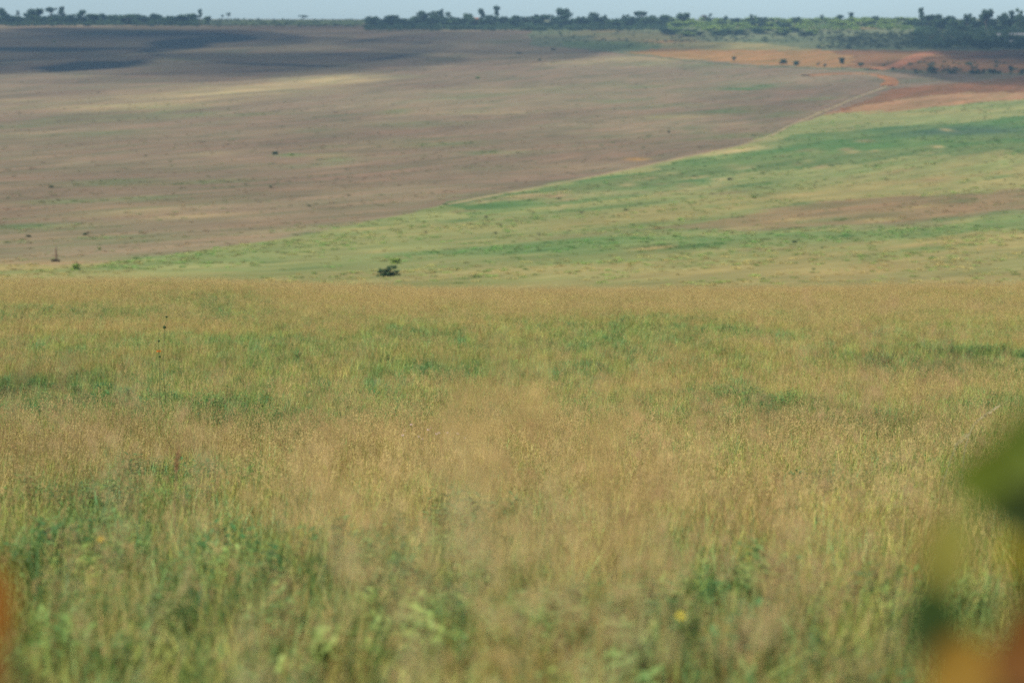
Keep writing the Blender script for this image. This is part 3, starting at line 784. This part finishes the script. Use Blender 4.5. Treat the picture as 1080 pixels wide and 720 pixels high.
def head(a, p, d, length, n, spread, size, col, rs):
    """a loose seed head: many small spikelets round the end of a stem"""
    for k in range(n):
        t = rs.random()
        q = p + d * (length * (t - .15))
        sp_ = spread * math.sin(math.pi * min(1, t * .85 + .12))
        o = Vector((rs.gauss(0, sp_), rs.gauss(0, sp_), -abs(rs.gauss(0, sp_ * .6))))
        q = q + o
        u_ = (d + Vector((rs.gauss(0, .4), rs.gauss(0, .4), rs.gauss(0, .2)))).normalized() * size * rs.uniform(.7, 1.5)
        v_ = u_.cross(Vector((rs.gauss(0, 1), rs.gauss(0, 1), rs.gauss(0, 1)))).normalized() * size * .38
        a.add([q - u_, q + v_, q + u_, q - v_], [(0, 1, 2, 3)], jit(col, rs, .25))

def seed_tuft(seed, n=9, h=.44, hl=.09, spread=.012, size=.007, nh=16, stem=(.85, .95, .7)):
    rs = random.Random(seed); a = Acc()
    for _ in range(n):
        r = rs.random() ** .6 * .16; t = rs.uniform(0, 6.28)
        L_ = h * rs.uniform(.6, 1.12); an = rs.uniform(0, 6.28); ln = rs.uniform(0, .2); cu = rs.uniform(0, .6)
        p = blade(a, (r * math.cos(t), r * math.sin(t), -.02), an, L_, ln, cu, .0032, jit(stem, rs, .2), 3)
        th = ln + cu
        d = Vector((math.cos(an) * math.sin(th), math.sin(an) * math.sin(th), math.cos(th)))
        head(a, p, d, hl * rs.uniform(.7, 1.3), nh, spread, size, (1, 1, 1), rs)
    return a.mesh('seed_tuft', M_GRASS)

def leaf(a, base, d, up, L_, w, col, fold=.25, droop=.3, segs=4):
    """an oval leaf with a folded midrib"""
    d = d.normalized(); side = d.cross(up).normalized()
    vs, cs, fs = [], [], []
    p = Vector(base)
    for i in range(segs + 1):
        t = i / segs
        ww = w * .5 * math.sin(math.pi * (t ** .8 * .93 + .05))
        vs += [p + side * ww + up * ww * fold, p, p - side * ww + up * ww * fold]
        k = 1 + .15 * math.sin(9 * t); cs += [tuple(c * k for c in col), tuple(c * 1.25 for c in col), tuple(c * k for c in col)]
        dd = (d - up * droop * t).normalized()
        p = p + dd * (L_ / segs)
    for i in range(segs):
        for k in range(2): fs.append((i*3+k, i*3+k+1, i*3+k+4, i*3+k+3))
    a.add(vs, fs, cs)

def weed(seed, h=.34, n=9, L_=.055, w=.026):
    rs = random.Random(seed); a = Acc()
    for s_ in range(n):
        an = rs.uniform(0, 6.28); ln = rs.uniform(.05, .5)
        d = Vector((math.cos(an) * math.sin(ln), math.sin(an) * math.sin(ln), math.cos(ln)))
        hh = h * rs.uniform(.5, 1.1); b0 = Vector((rs.gauss(0, .05), rs.gauss(0, .05), -.02))
        blade(a, b0, an, hh, ln, 0, .005, (.9, .9, .8), 2)
        for k in range(7):
            t = .2 + .8 * k / 7; p = b0 + d * hh * t
            for sg in (0, 1):
                aa = k * 2.2 + sg * 3.14 + rs.uniform(-.4, .4)
                dd = Vector((math.cos(aa), math.sin(aa), rs.uniform(-.1, .6)))
                leaf(a, p, dd, Vector((0, 0, 1)), L_ * rs.uniform(.6, 1.2), w * rs.uniform(.7, 1.2), jit((1, 1, 1), rs, .3), segs=3)
    return a.mesh('weed', M_GRASS)

V_GREEN = [green_tuft(k, h=.27 + .02 * k) for k in range(5)]
V_DRY = [dry_tuft(20 + k) for k in range(5)]
V_SEED = [seed_tuft(40 + k) for k in range(5)]
V_WEED = [weed(60 + k, h=.30 + .03 * k, L_=.036 + .008 * k, w=.017 + .004 * k) for k in range(5)]

def wedge(n, y0, y1, half=.40, power=2.0):
    """points spread evenly over the ground in front of the camera between two distances"""
    y = (rng.random(n) * (y1 ** power - y0 ** power) + y0 ** power) ** (1 / power)
    x = (rng.random(n) * 2 - 1) * (half * y + 1.0)
    return x, y

def meadow_points(dens):
    xs, ys = [], []
    for y0, y1, d in ((2.5, 14, dens[0]), (14, 42, dens[1] * 1.45), (42, 150, dens[2] * 1.1)):
        n = int(d * .40 * (y1 ** 2 - y0 ** 2))
        x, y = wedge(n, y0, y1); xs.append(x); ys.append(y)
    return np.concatenate(xs), np.concatenate(ys)

# greener and drier places in the meadow: u, v, radius in u, radius in v, greenness
G_SPOTS = [(250, 328, 60, 8, .5), (90, 335, 90, 10, .35), (50, 410, 70, 16, .35), (90, 437, 50, 12, .6), (240, 372, 80, 12, .45), (420, 360, 40, 8, .2), (330, 300, 120, 6, -.3), (140, 350, 90, 8, -.35), (700, 345, 100, 9, .1),
           (480, 395, 80, 14, .55), (560, 410, 60, 10, .4), (230, 440, 30, 8, .5), (880, 388, 60, 7, .4), (620, 380, 50, 20, .3), (790, 425, 60, 14, .5), (940, 372, 70, 10, .2), (1040, 375, 60, 12, .35), (900, 400, 90, 12, -.15), (120, 540, 110, 45, .5), (230, 530, 70, 40, .4), (60, 640, 90, 60, .3),
           (300, 620, 120, 70, .5), (470, 620, 100, 60, .55), (740, 640, 120, 60, .3), (900, 650, 120, 60, .2), (600, 700, 300, 40, .5), (620, 400, 60, 20, .25), (450, 540, 60, 25, .2), (600, 490, 100, 40, -.45), (380, 520, 120, 35, -.5),
           (860, 560, 120, 40, -.35), (950, 440, 110, 35, -.4), (60, 480, 90, 22, -.5), (300, 470, 120, 18, -.35), (690, 545, 80, 30, -.3), (540, 312, 500, 9, -.45), (820, 490, 120, 20, -.3), (620, 640, 60, 40, -.35)]
G_SPOTS = [((p := ground(u, v, False)).x, p.y, max(ru * p.y / 2550, .25), max(abs(ground(u, v - rv, False).y - p.y), abs(ground(u, v + rv, False).y - p.y)) + .2, k) for u, v, ru, rv, k in G_SPOTS]
def greenness(x, y):
    g = (fbm(x, y * .6, 5, 101) - .5) * 1.5 + (fbm(x, y, 1.3, 131) - .5) * 1.0 + (fbm(x, y, .5, 133) - .5) * 1.0 + (fbm(x, y * .5, 18, 151) - .5) * .9
    g = g + .22 * (1 - sstep(7, 12, y)) + .10 * np.exp(-((y - 36) / 14) ** 2)
    for px_, py_, rx, ry, k in G_SPOTS:
        g = g + k * np.exp(-((x - px_) / rx) ** 2 - ((y - py_) / ry) ** 2)
    return g

def stand(name, variants, dens, keep, colfn, size=(.8, 1.25), label=None, lean=.12):
    x, y = meadow_points(dens)
    g = greenness(x, y)
    k = rng.random(len(x)) < keep(g, y)
    x, y, g = x[k], y[k], g[k]
    n = len(x)
    P = np.stack([x, y, H(x, y)], -1)
    ln = lean * (1 + 2.2 * (1 - sstep(7, 13, y)))
    rot = np.stack([rng.normal(0, 1, n) * ln, rng.normal(0, 1, n) * ln, rng.random(n) * 6.283], -1)
    s = rng.uniform(*size, n) * (.50 + .62 * fbm(x, y, 1.1, 171) + .38 * fbm(x, y, 4, 172)) * (.62 + .30 * sstep(6, 13, y) - .06 * sstep(20, 30, y) + .12 * sstep(70, 110, y))
    wide = 1 + .5 * sstep(40, 110, y)
    scl = np.stack([s * wide, s * wide, s], -1)
    dk = 1 - (.22 * np.exp(-((y - 38) / 16) ** 2) + .06) * np.clip((fbm(x, y * .45, 4.5, 191) - .40) * 4.5, 0, 1)
    o = scatter(name, variants, P, rot, scl, colfn(g, y, n) * dk[:, None] * np.array([1, 1, .97]), rng.integers(0, len(variants), n))
    props(o, kind='stuff')
    print(name, n)
    return o

def mixc(a, b, t): return np.array(a)[None, :] * (1 - t[:, None]) + np.array(b)[None, :] * t[:, None]
def c_green(g, y, n):
    t = np.clip(rng.normal(.45, .28, n) - g * .25, 0, 1)
    c = mixc((.095, .230, .066), (.42, .48, .125), t)
    blue = (rng.random(n) < .18)[:, None]
    c = np.where(blue, c * np.array([.75, 1.1, 1.6]), c)
    return c * rng.uniform(.6, 1.4, (n, 1))
def c_dry(g, y, n):
    t = rng.random(n)
    c = mixc((.60, .49, .18), (.40, .27, .095), t)
    return c * rng.uniform(.65, 1.35, (n, 1))
def c_seed(g, y, n):
    t = np.clip(rng.normal(.4, .3, n), 0, 1)
    c = mixc((.64, .52, .21), (.45, .29, .125), t)
    return c * rng.uniform(.7, 1.3, (n, 1))
def c_weed(g, y, n):
    return mixc((.055, .165, .055), (.25, .34, .090), rng.random(n) ** (1 + 1.2 * sstep(8, 20, y))) * rng.uniform(.8, 1.3, (n, 1))

stand('green_grass', V_GREEN, (40, 20, 8), lambda g, y: np.clip(.82 + g * .9, .25, 1) * (.7 + .3 * sstep(8, 14, y)), c_green)
stand('dry_grass', V_DRY, (26, 15, 7), lambda g, y: np.clip(.50 - g * .9 + .3 * sstep(80, 120, y), .06, 1) * (.6 + .4 * sstep(8, 20, y)), c_dry)
stand('seeding_grass', V_SEED, (26, 20, 11), lambda g, y: np.clip(.38 - g * .8 + .45 * sstep(70, 118, y), .06, 1) * (.75 + .25 * sstep(8, 20, y)) + .12 * sstep(7, 10, y) * (1 - sstep(18, 26, y)), c_seed, (.7, 1.1))
stand('leafy_weeds', V_WEED, (46, 12, 1.4), lambda g, y: np.clip((g - .10) * 1.5 + .42 * (1 - sstep(7, 13, y)), 0, .9), c_weed, (.7, 1.2))

# tall loose heads standing nearer than the focus: they melt into tan veils
V_TALL = [seed_tuft(80 + k, n=5, h=.86, hl=.2, spread=.03, size=.008, nh=44, stem=(.8, .8, .5)) for k in range(4)]
def veils():
    P, tint, scl = [], [], []
    for (u, v, ru, rv, y0, y1, n, c) in [(550, 485, 50, 18, 3.6, 5.0, 20, (.56, .41, .16)), (640, 430, 35, 10, 5.5, 7.5, 5, (.50, .30, .15)), (430, 545, 90, 30, 3.2, 5.0, 14, (.60, .44, .20)), (60, 485, 50, 20, 4, 6, 5, (.55, .38, .20)),
                                         (320, 490, 60, 14, 5, 7, 6, (.58, .42, .20)), (960, 425, 60, 18, 5, 7, 6, (.50, .31, .18)), (850, 480, 70, 22, 5, 7, 10, (.54, .38, .20)), (780, 560, 90, 22, 4, 6, 5, (.54, .36, .18)),
                                         (640, 620, 60, 26, 2.8, 4.2, 10, (.62, .50, .24)), (540, 590, 60, 22, 3.4, 5, 9, (.64, .52, .26)), (450, 680, 80, 20, 2.6, 3.6, 5, (.60, .52, .28)), (180, 600, 60, 20, 3.6, 5, 4, (.60, .50, .26)), (240, 640, 60, 30, 3, 4.4, 3, (.55, .46, .22)), (700, 470, 50, 18, 5, 8, 4, (.48, .29, .15)), (150, 450, 60, 14, 6, 9, 4, (.55, .42, .2)),
                                         (880, 590, 60, 22, 3, 4, 3, (.5, .3, .15)), (1010, 560, 40, 30, 4, 6, 3, (.5, .36, .18))]:
        for _ in range(max(2, int(n * .8))):
            y = rng.uniform(y0, y1); uu = u + rng.normal(0, ru * .6); vv = v + rng.normal(0, rv * .6)
            z = float(z_of(y, vv)); x = (uu - 540) / 2550 * (y * cp - z * sp)
            zg = float(H(x, y)); h = z - zg
            if h < .15: continue
            P.append((x, y, zg)); k = h / 1.12; scl.append((max(k, .7), max(k, .7), k)); tint.append(np.array(c) * rng.uniform(.85, 1.15))
    n = len(P)
    rot = np.stack([rng.normal(0, .05, n), rng.normal(0, .05, n), rng.random(n) * 6.283], -1)
    props(scatter('tall_seeding_grass', V_TALL, np.array(P), rot, np.array(scl), np.array(tint), rng.integers(0, 4, n)), kind='stuff')
veils()

# low scrub over the far plots and the ground under the ridge woods
def bush_mesh(seed):
    rs = random.Random(seed); a = Acc()
    for k in range(5): leaf_clump(a, (rs.uniform(-.5, .5), rs.uniform(-.5, .5), rs.uniform(.25, .7)), (.4, .4, .35), 26, .13, (1, 1, 1), rs)
    return a.mesh('bush_tuft', M_SCRUB)
def scrub():
    V = [bush_mesh(k) for k in range(5)]
    P, scl, tint = [], [], []
    def fill(quad, n, size, c1, c2):
        (ua, ub, va, vb) = quad
        for _ in range(n):
            p = ground(rng.uniform(ua, ub), rng.uniform(va, vb)); s = rng.uniform(*size)
            P.append(p); scl.append((s * 1.3, s * 1.3, s)); tint.append((np.array(c1) + (np.array(c2) - np.array(c1)) * rng.random()) * rng.uniform(.8, 1.2))
    fill((-80, 206, 21, 28), 420, (1.5, 4), DK, MD)
    fill((206, 390, 21, 29), 260, (.7, 1.8), (.05, .08, .04), (.09, .13, .05))
    fill((386, 700, 24, 33), 560, (1.5, 4.5), DK, MD)
    fill((690, 970, 22, 33), 420, (1.5, 3.5), (.12, .20, .05), LT)
    fill((965, 1140, 26, 51), 560, (1.5, 4.5), DK, MD)
    fill((860, 1000, 34, 52), 420, (.8, 2.2), (.05, .08, .04), (.10, .13, .06))
    fill((700, 860, 34, 45), 160, (.6, 1.6), (.05, .08, .04), (.10, .13, .06))
    fill((560, 720, 34, 50), 130, (.5, 1.3), (.05, .09, .04), (.11, .14, .06))
    fill((930, 1140, 66, 79), 60, (.8, 2), DK, MD)
    fill((0, 860, 60, 250), 40, (.2, .5), (.11, .13, .06), (.20, .19, .09))
    fill((480, 1120, 130, 285), 36, (.15, .3), (.10, .17, .06), (.16, .23, .08))
    n = len(P)
    rot = np.stack([np.zeros(n), np.zeros(n), rng.random(n) * 6.283], -1)
    props(scatter('scrub', V, np.array([tuple(p) for p in P]), rot, np.array(scl), np.array(tint), rng.integers(0, 5, n)), kind='stuff')
scrub()

def slope_tufts():
    V = [bush_mesh(20 + k) for k in range(5)]
    fv = np.array([b for _, b in FAR], float)[::-1]; fy = np.array([a for a, _ in FAR], float)[::-1]
    n = 26000
    v = np.concatenate([rng.uniform(60, 299, n // 2), rng.uniform(110, 299, n // 2)])
    y = np.interp(v, fv, fy) * rng.uniform(.97, 1.03, n); x = rng.uniform(-.26, .26, n) * y
    keep = fbm(x * math.cos(R(27)) - y * math.sin(R(27)), (x * math.sin(R(27)) + y * math.cos(R(27))) * .2, 9, 222) + rng.normal(0, .13, n) > .52
    x, y = x[keep], y[keep]; n = len(x)
    ri = np.clip(np.searchsorted(rad, y), 0, len(rad) - 1); ai = np.clip(np.searchsorted(ang, np.arctan2(x, y)), 0, len(ang) - 1)
    base = col[ri, ai]
    hill = base[:, 1] < base[:, 0] * .9
    tint = base * rng.uniform(1.0, 2.0, (n, 1)) * np.where(rng.random((n, 1)) < .4, np.array([.72, 1.05, .72]), np.array([1.1, 1.02, .95]))
    s = rng.uniform(.18, .5, n) * (.7 + y / 800) * np.where(hill, rng.choice([.35, .5, .9], n), 1)
    scl = np.stack([s * 1.7, s * 1.7, s * .42], -1)
    rot = np.stack([np.zeros(n), np.zeros(n), rng.random(n) * 6.283], -1)
    P = np.stack([x, y, H(x, y) - .03], -1)
    props(scatter('ground_cover', V, P, rot, scl, tint, rng.integers(0, 5, n)), kind='stuff')
slope_tufts()

# ------------------------------------------------------------------ single plants in the meadow
def at(u, v, y):
    z = float(z_of(y, v)); return Vector(((u - 540) / 2550 * (y * cp - z * sp), y, z))

def ball(acc, c, r, col, n=8, m_=6, sq=1.0):
    vs, fs = [], []
    for j in range(m_ + 1):
        for i in range(n):
            ph, th = math.pi * j / m_, 2 * math.pi * i / n
            vs.append((c[0] + r * math.sin(ph) * math.cos(th), c[1] + r * math.sin(ph) * math.sin(th), c[2] + r * sq * math.cos(ph)))
    for j in range(m_):
        for i in range(n): fs.append((j*n + i, (j+1)*n + i, (j+1)*n + (i+1) % n, j*n + (i+1) % n))
    acc.add(vs, fs, col)

def whorl_flower():
    y = 36.0
    b = at(168, 400, y); b.z = float(H(b.x, b.y))
    o = empty('wildflower', b, 0, 'tall thin plant with one orange flower whorl and dark buds above the grass', 'flower')
    rel = lambda u, v, dy=0: at(u, v, y + dy) - b
    st = Acc(); pts = [(0, 0, -.05), rel(168, 392), rel(167.5, 372), rel(167, 358), rel(168, 350)]
    tube(st, pts, [.005, .0045, .004, .003, .003], (.18, .22, .08)); st.obj('stem', M_LEAF, o)
    st = Acc(); pts = [(.1, .1, -.05), rel(172, 390), rel(173.5, 345), rel(176, 334), rel(176, 328)]
    tube(st, pts, [.005, .0045, .004, .003, .003], (.18, .22, .08)); st.obj('stem', M_LEAF, o)
    for (u, v, r) in ((175.5, 334, .017), (173.5, 345, .024), (167.5, 359.5, .018), (168.5, 376, .016)):
        a = Acc(); c = rel(u, v); ball(a, c, r, (.06, .10, .035)); rs = random.Random(int(v))
        for k in range(16):
            t = rs.uniform(0, 6.28); leaf(a, c, Vector((math.cos(t), math.sin(t), rs.uniform(-.6, .6))), Vector((0, 0, 1)), r * 1.9, r * .4, (.06, .11, .035), segs=2)
        a.obj('bud', M_LEAF, o)
    a = Acc(); c = rel(167.5, 370.5)
    for k in range(18):
        t = k * 6.28 / 18; leaf(a, c, Vector((math.cos(t), math.sin(t), .25 * (k % 3))), Vector((0, 0, 1)), .05, .024, (.70, .24, .03), droop=.6, segs=3)
    a.obj('petals', M_LEAF, o)
    rs = random.Random(4); 
    for k in range(10):
        a = Acc(); t = rs.uniform(0, 6.28); leaf(a, Vector((.03, 0, .25 + .04 * k)), Vector((math.cos(t), math.sin(t), .2)), Vector((0, 0, 1)), .09, .035, (.06, .13, .04)); a.obj('leaf', M_LEAF, o)
whorl_flower()

def big_leaf(parent, tip_a, tip_b, width, col, stemp=None, up=Vector((0, -1, .25)), seg=8, name='leaf'):
    a = Acc(); d = tip_b - tip_a
    leaf(a, tip_a - d * .12, d, up.normalized(), d.length * 1.25, width * 1.3, col, .18, .12, seg)
    return a.obj(name, M_LEAFTEX, parent, smooth=True)

def edge_plant():
    y = 1.8
    b = at(1072, 700, y); b.z = float(H(b.x, b.y))
    o = empty('leafy_plant', b, 0, 'blurred broad-leaved plant with green, yellow and orange leaves at the right edge', 'plant')
    r = lambda u, v, dy=0.: at(u, v, y + dy) - b
    st = Acc()
    tube(st, [(0, 0, -.03), r(1078, 800), r(1076, 640), r(1082, 560), r(1090, 440), r(1110, 380)], [.006, .005, .004, .004, .003, .002], (.10, .14, .04))
    tube(st, [r(1078, 700), r(1050, 640, .03), r(1010, 650, .05)], [.004, .003, .002], (.12, .15, .05))
    st.obj('stem', M_LEAF, o)
    G1, G2 = (.075, .105, .008), (.24, .23, .05)
    for (ua, va, ub, vb, w, c, dy) in [
        (1090, 505, 1006, 506, .034, G1, 0), (1110, 470, 1046, 482, .034, (.09, .13, .015), .05), (1120, 520, 1050, 545, .036, (.03, .05, .006), -.06), (1105, 540, 1062, 556, .022, (.02, .03, .005), -.03), (1100, 490, 1060, 500, .018, (.11, .15, .02), -.08), (1120, 440, 1078, 462, .03, (.13, .16, .03), .08),
        (1001, 555, 988, 640, .024, G2, .12), (1010, 545, 1000, 620, .018, (.22, .24, .07), .18),
        (1005, 640, 955, 655, .026, (.030, .060, .012), .1), (1015, 668, 962, 676, .026, (.028, .05, .010), .05), (1010, 690, 975, 690, .02, (.02, .035, .008), .02),
        (1110, 570, 1068, 590, .042, (.42, .33, .02), 0), (1110, 610, 1076, 610, .03, (.34, .27, .02), .03),
        (1040, 690, 985, 735, .036, (.25, .15, .025), 0), (1060, 760, 1005, 690, .028, (.25, .16, .03), .05), (1110, 690, 1050, 700, .045, (.14, .060, .012), -.03), (1110, 650, 1062, 665, .03, (.24, .13, .03), .04), (1100, 740, 1050, 730, .04, (.16, .075, .012), .03)]:
        big_leaf(o, r(ua, va, dy * .7), r(ub, vb, dy * .7), w * 1.3, c)
edge_plant()

def left_leaf():
    y = 1.9
    b = at(-30, 700, y); b.z = float(H(b.x, b.y))
    o = empty('dry_plant', b, 0, 'blurred plant with rusty orange leaves cut by the left edge', 'plant')
    r = lambda u, v, dy=0.: at(u, v, y + dy) - b
    st = Acc(); tube(st, [(0, 0, -.03), r(-30, 720), r(-24, 620), r(-16, 590)], [.005, .004, .003, .002], (.2, .12, .05)); st.obj('stem', M_LEAF, o)
    for (ua, va, ub, vb, w, c, dy) in [(-30, 600, 4, 668, .030, (.27, .10, .015), 0), (-26, 590, 12, 640, .024, (.30, .13, .03), .08), (-30, 690, 4, 720, .026, (.22, .09, .02), 0), (-30, 640, -4, 690, .03, (.22, .09, .015), .04)]:
        big_leaf(o, r(ua, va, dy), r(ub, vb, dy), w, c)
left_leaf()

def arching_stalk(pts, y, label, col, rad=.004, headn=60):
    b = at(pts[0][0], pts[0][1], y); b.z = float(H(b.x, b.y))
    o = empty('grass_stalk', b, 0, label, 'grass stalk')
    r = [Vector((0, 0, -.02))] + [at(u, v, y) - b for u, v in pts]
    dense = []
    for i in range(len(r) - 1):
        for k in range(4): dense.append(r[i].lerp(r[i+1], k / 4))
    dense.append(r[-1])
    for _ in range(3): dense = [dense[0]] + [(dense[i-1] + dense[i]*2 + dense[i+1]) / 4 for i in range(1, len(dense)-1)] + [dense[-1]]
    a = Acc(); tube(a, dense, [rad * (1 - .6 * i / len(dense)) for i in range(len(dense))], col, 5); a.obj('stem', M_LEAF, o)
    a = Acc(); rs = random.Random(int(y * 10)); d = (dense[-1] - dense[-5]).normalized()
    L_ = (dense[-1] - dense[-6]).length
    head(a, dense[-6], d, L_ * 1.3, headn, .008, .010, (col[0] * 1.4, col[1] * 1.3, col[2] * 1.3), rs); a.obj('seed_head', M_LEAF, o)
arching_stalk([(990, 520), (1004, 480), (1012, 462), (1020, 457)], 17, 'shorter of two pale arching grass stalks at the right', (.36, .36, .2), .0045)
arching_stalk([(1015, 480), (1024, 452), (1034, 440), (1052, 428)], 18, 'longer of two pale arching grass stalks at the right', (.40, .38, .22), .0045)
arching_stalk([(150, 660), (180, 640), (192, 622), (202, 596)], 6.5, 'pale bent grass stalk standing in the blurred grass at lower left', (.34, .33, .14), .003)
arching_stalk([(184, 530), (185, 510), (186, 490), (188, 474)], 14, 'reddish upright grass stalk among the tan grass at the left', (.30, .19, .10), .004, 120)

def daisy(u, v, y, rad, col, label, n=10):
    c = at(u, v, y); b = Vector((c.x + .02, c.y + .03, float(H(c.x, c.y))))
    o = empty('wildflower', b, 0, label, 'flower'); c = c - b
    a = Acc(); tube(a, [(0, 0, -.02), Vector((c.x * .3, c.y * .3, c.z * .5)), c], [.003, .0025, .002], (.12, .2, .06)); a.obj('stem', M_LEAF, o)
    a = Acc(); up = Vector((0, -.6, .8)).normalized(); s = Vector((1, 0, 0)); tt = up.cross(s)
    for k in range(n):
        t = k * 6.28 / n; leaf(a, c, s * math.cos(t) + tt * math.sin(t), up, rad, rad * .6, col, segs=3)
    a.obj('petals', M_LEAF, o)
    a = Acc(); ball(a, c + up * .003, rad * .3, (col[0] * .7, col[1] * .5, .02)); a.obj('flower_centre', M_LEAF, o)
daisy(718, 649, 6.3, .011, (.85, .75, .04), 'single bright yellow flower in the blurred grass at lower right')
daisy(106, 568, 9, .010, (.85, .60, .05), 'small orange-yellow flower among leafy weeds at lower left')
rs_ = random.Random(12)
for k in range(12):
    daisy(450 + rs_.gauss(0, 16), 452 + rs_.gauss(0, 6), 24 + rs_.uniform(-1, 2), .015, (.62, .50, .48), 'pale pinkish flower of the small patch in the middle of the meadow')
for o in bpy.data.objects:
    if o.get('label', '').startswith('pale pinkish'): o['group'] = 'pale pinkish flowers in the meadow'

print('verts', len(verts), 'objects', len(bpy.data.objects))
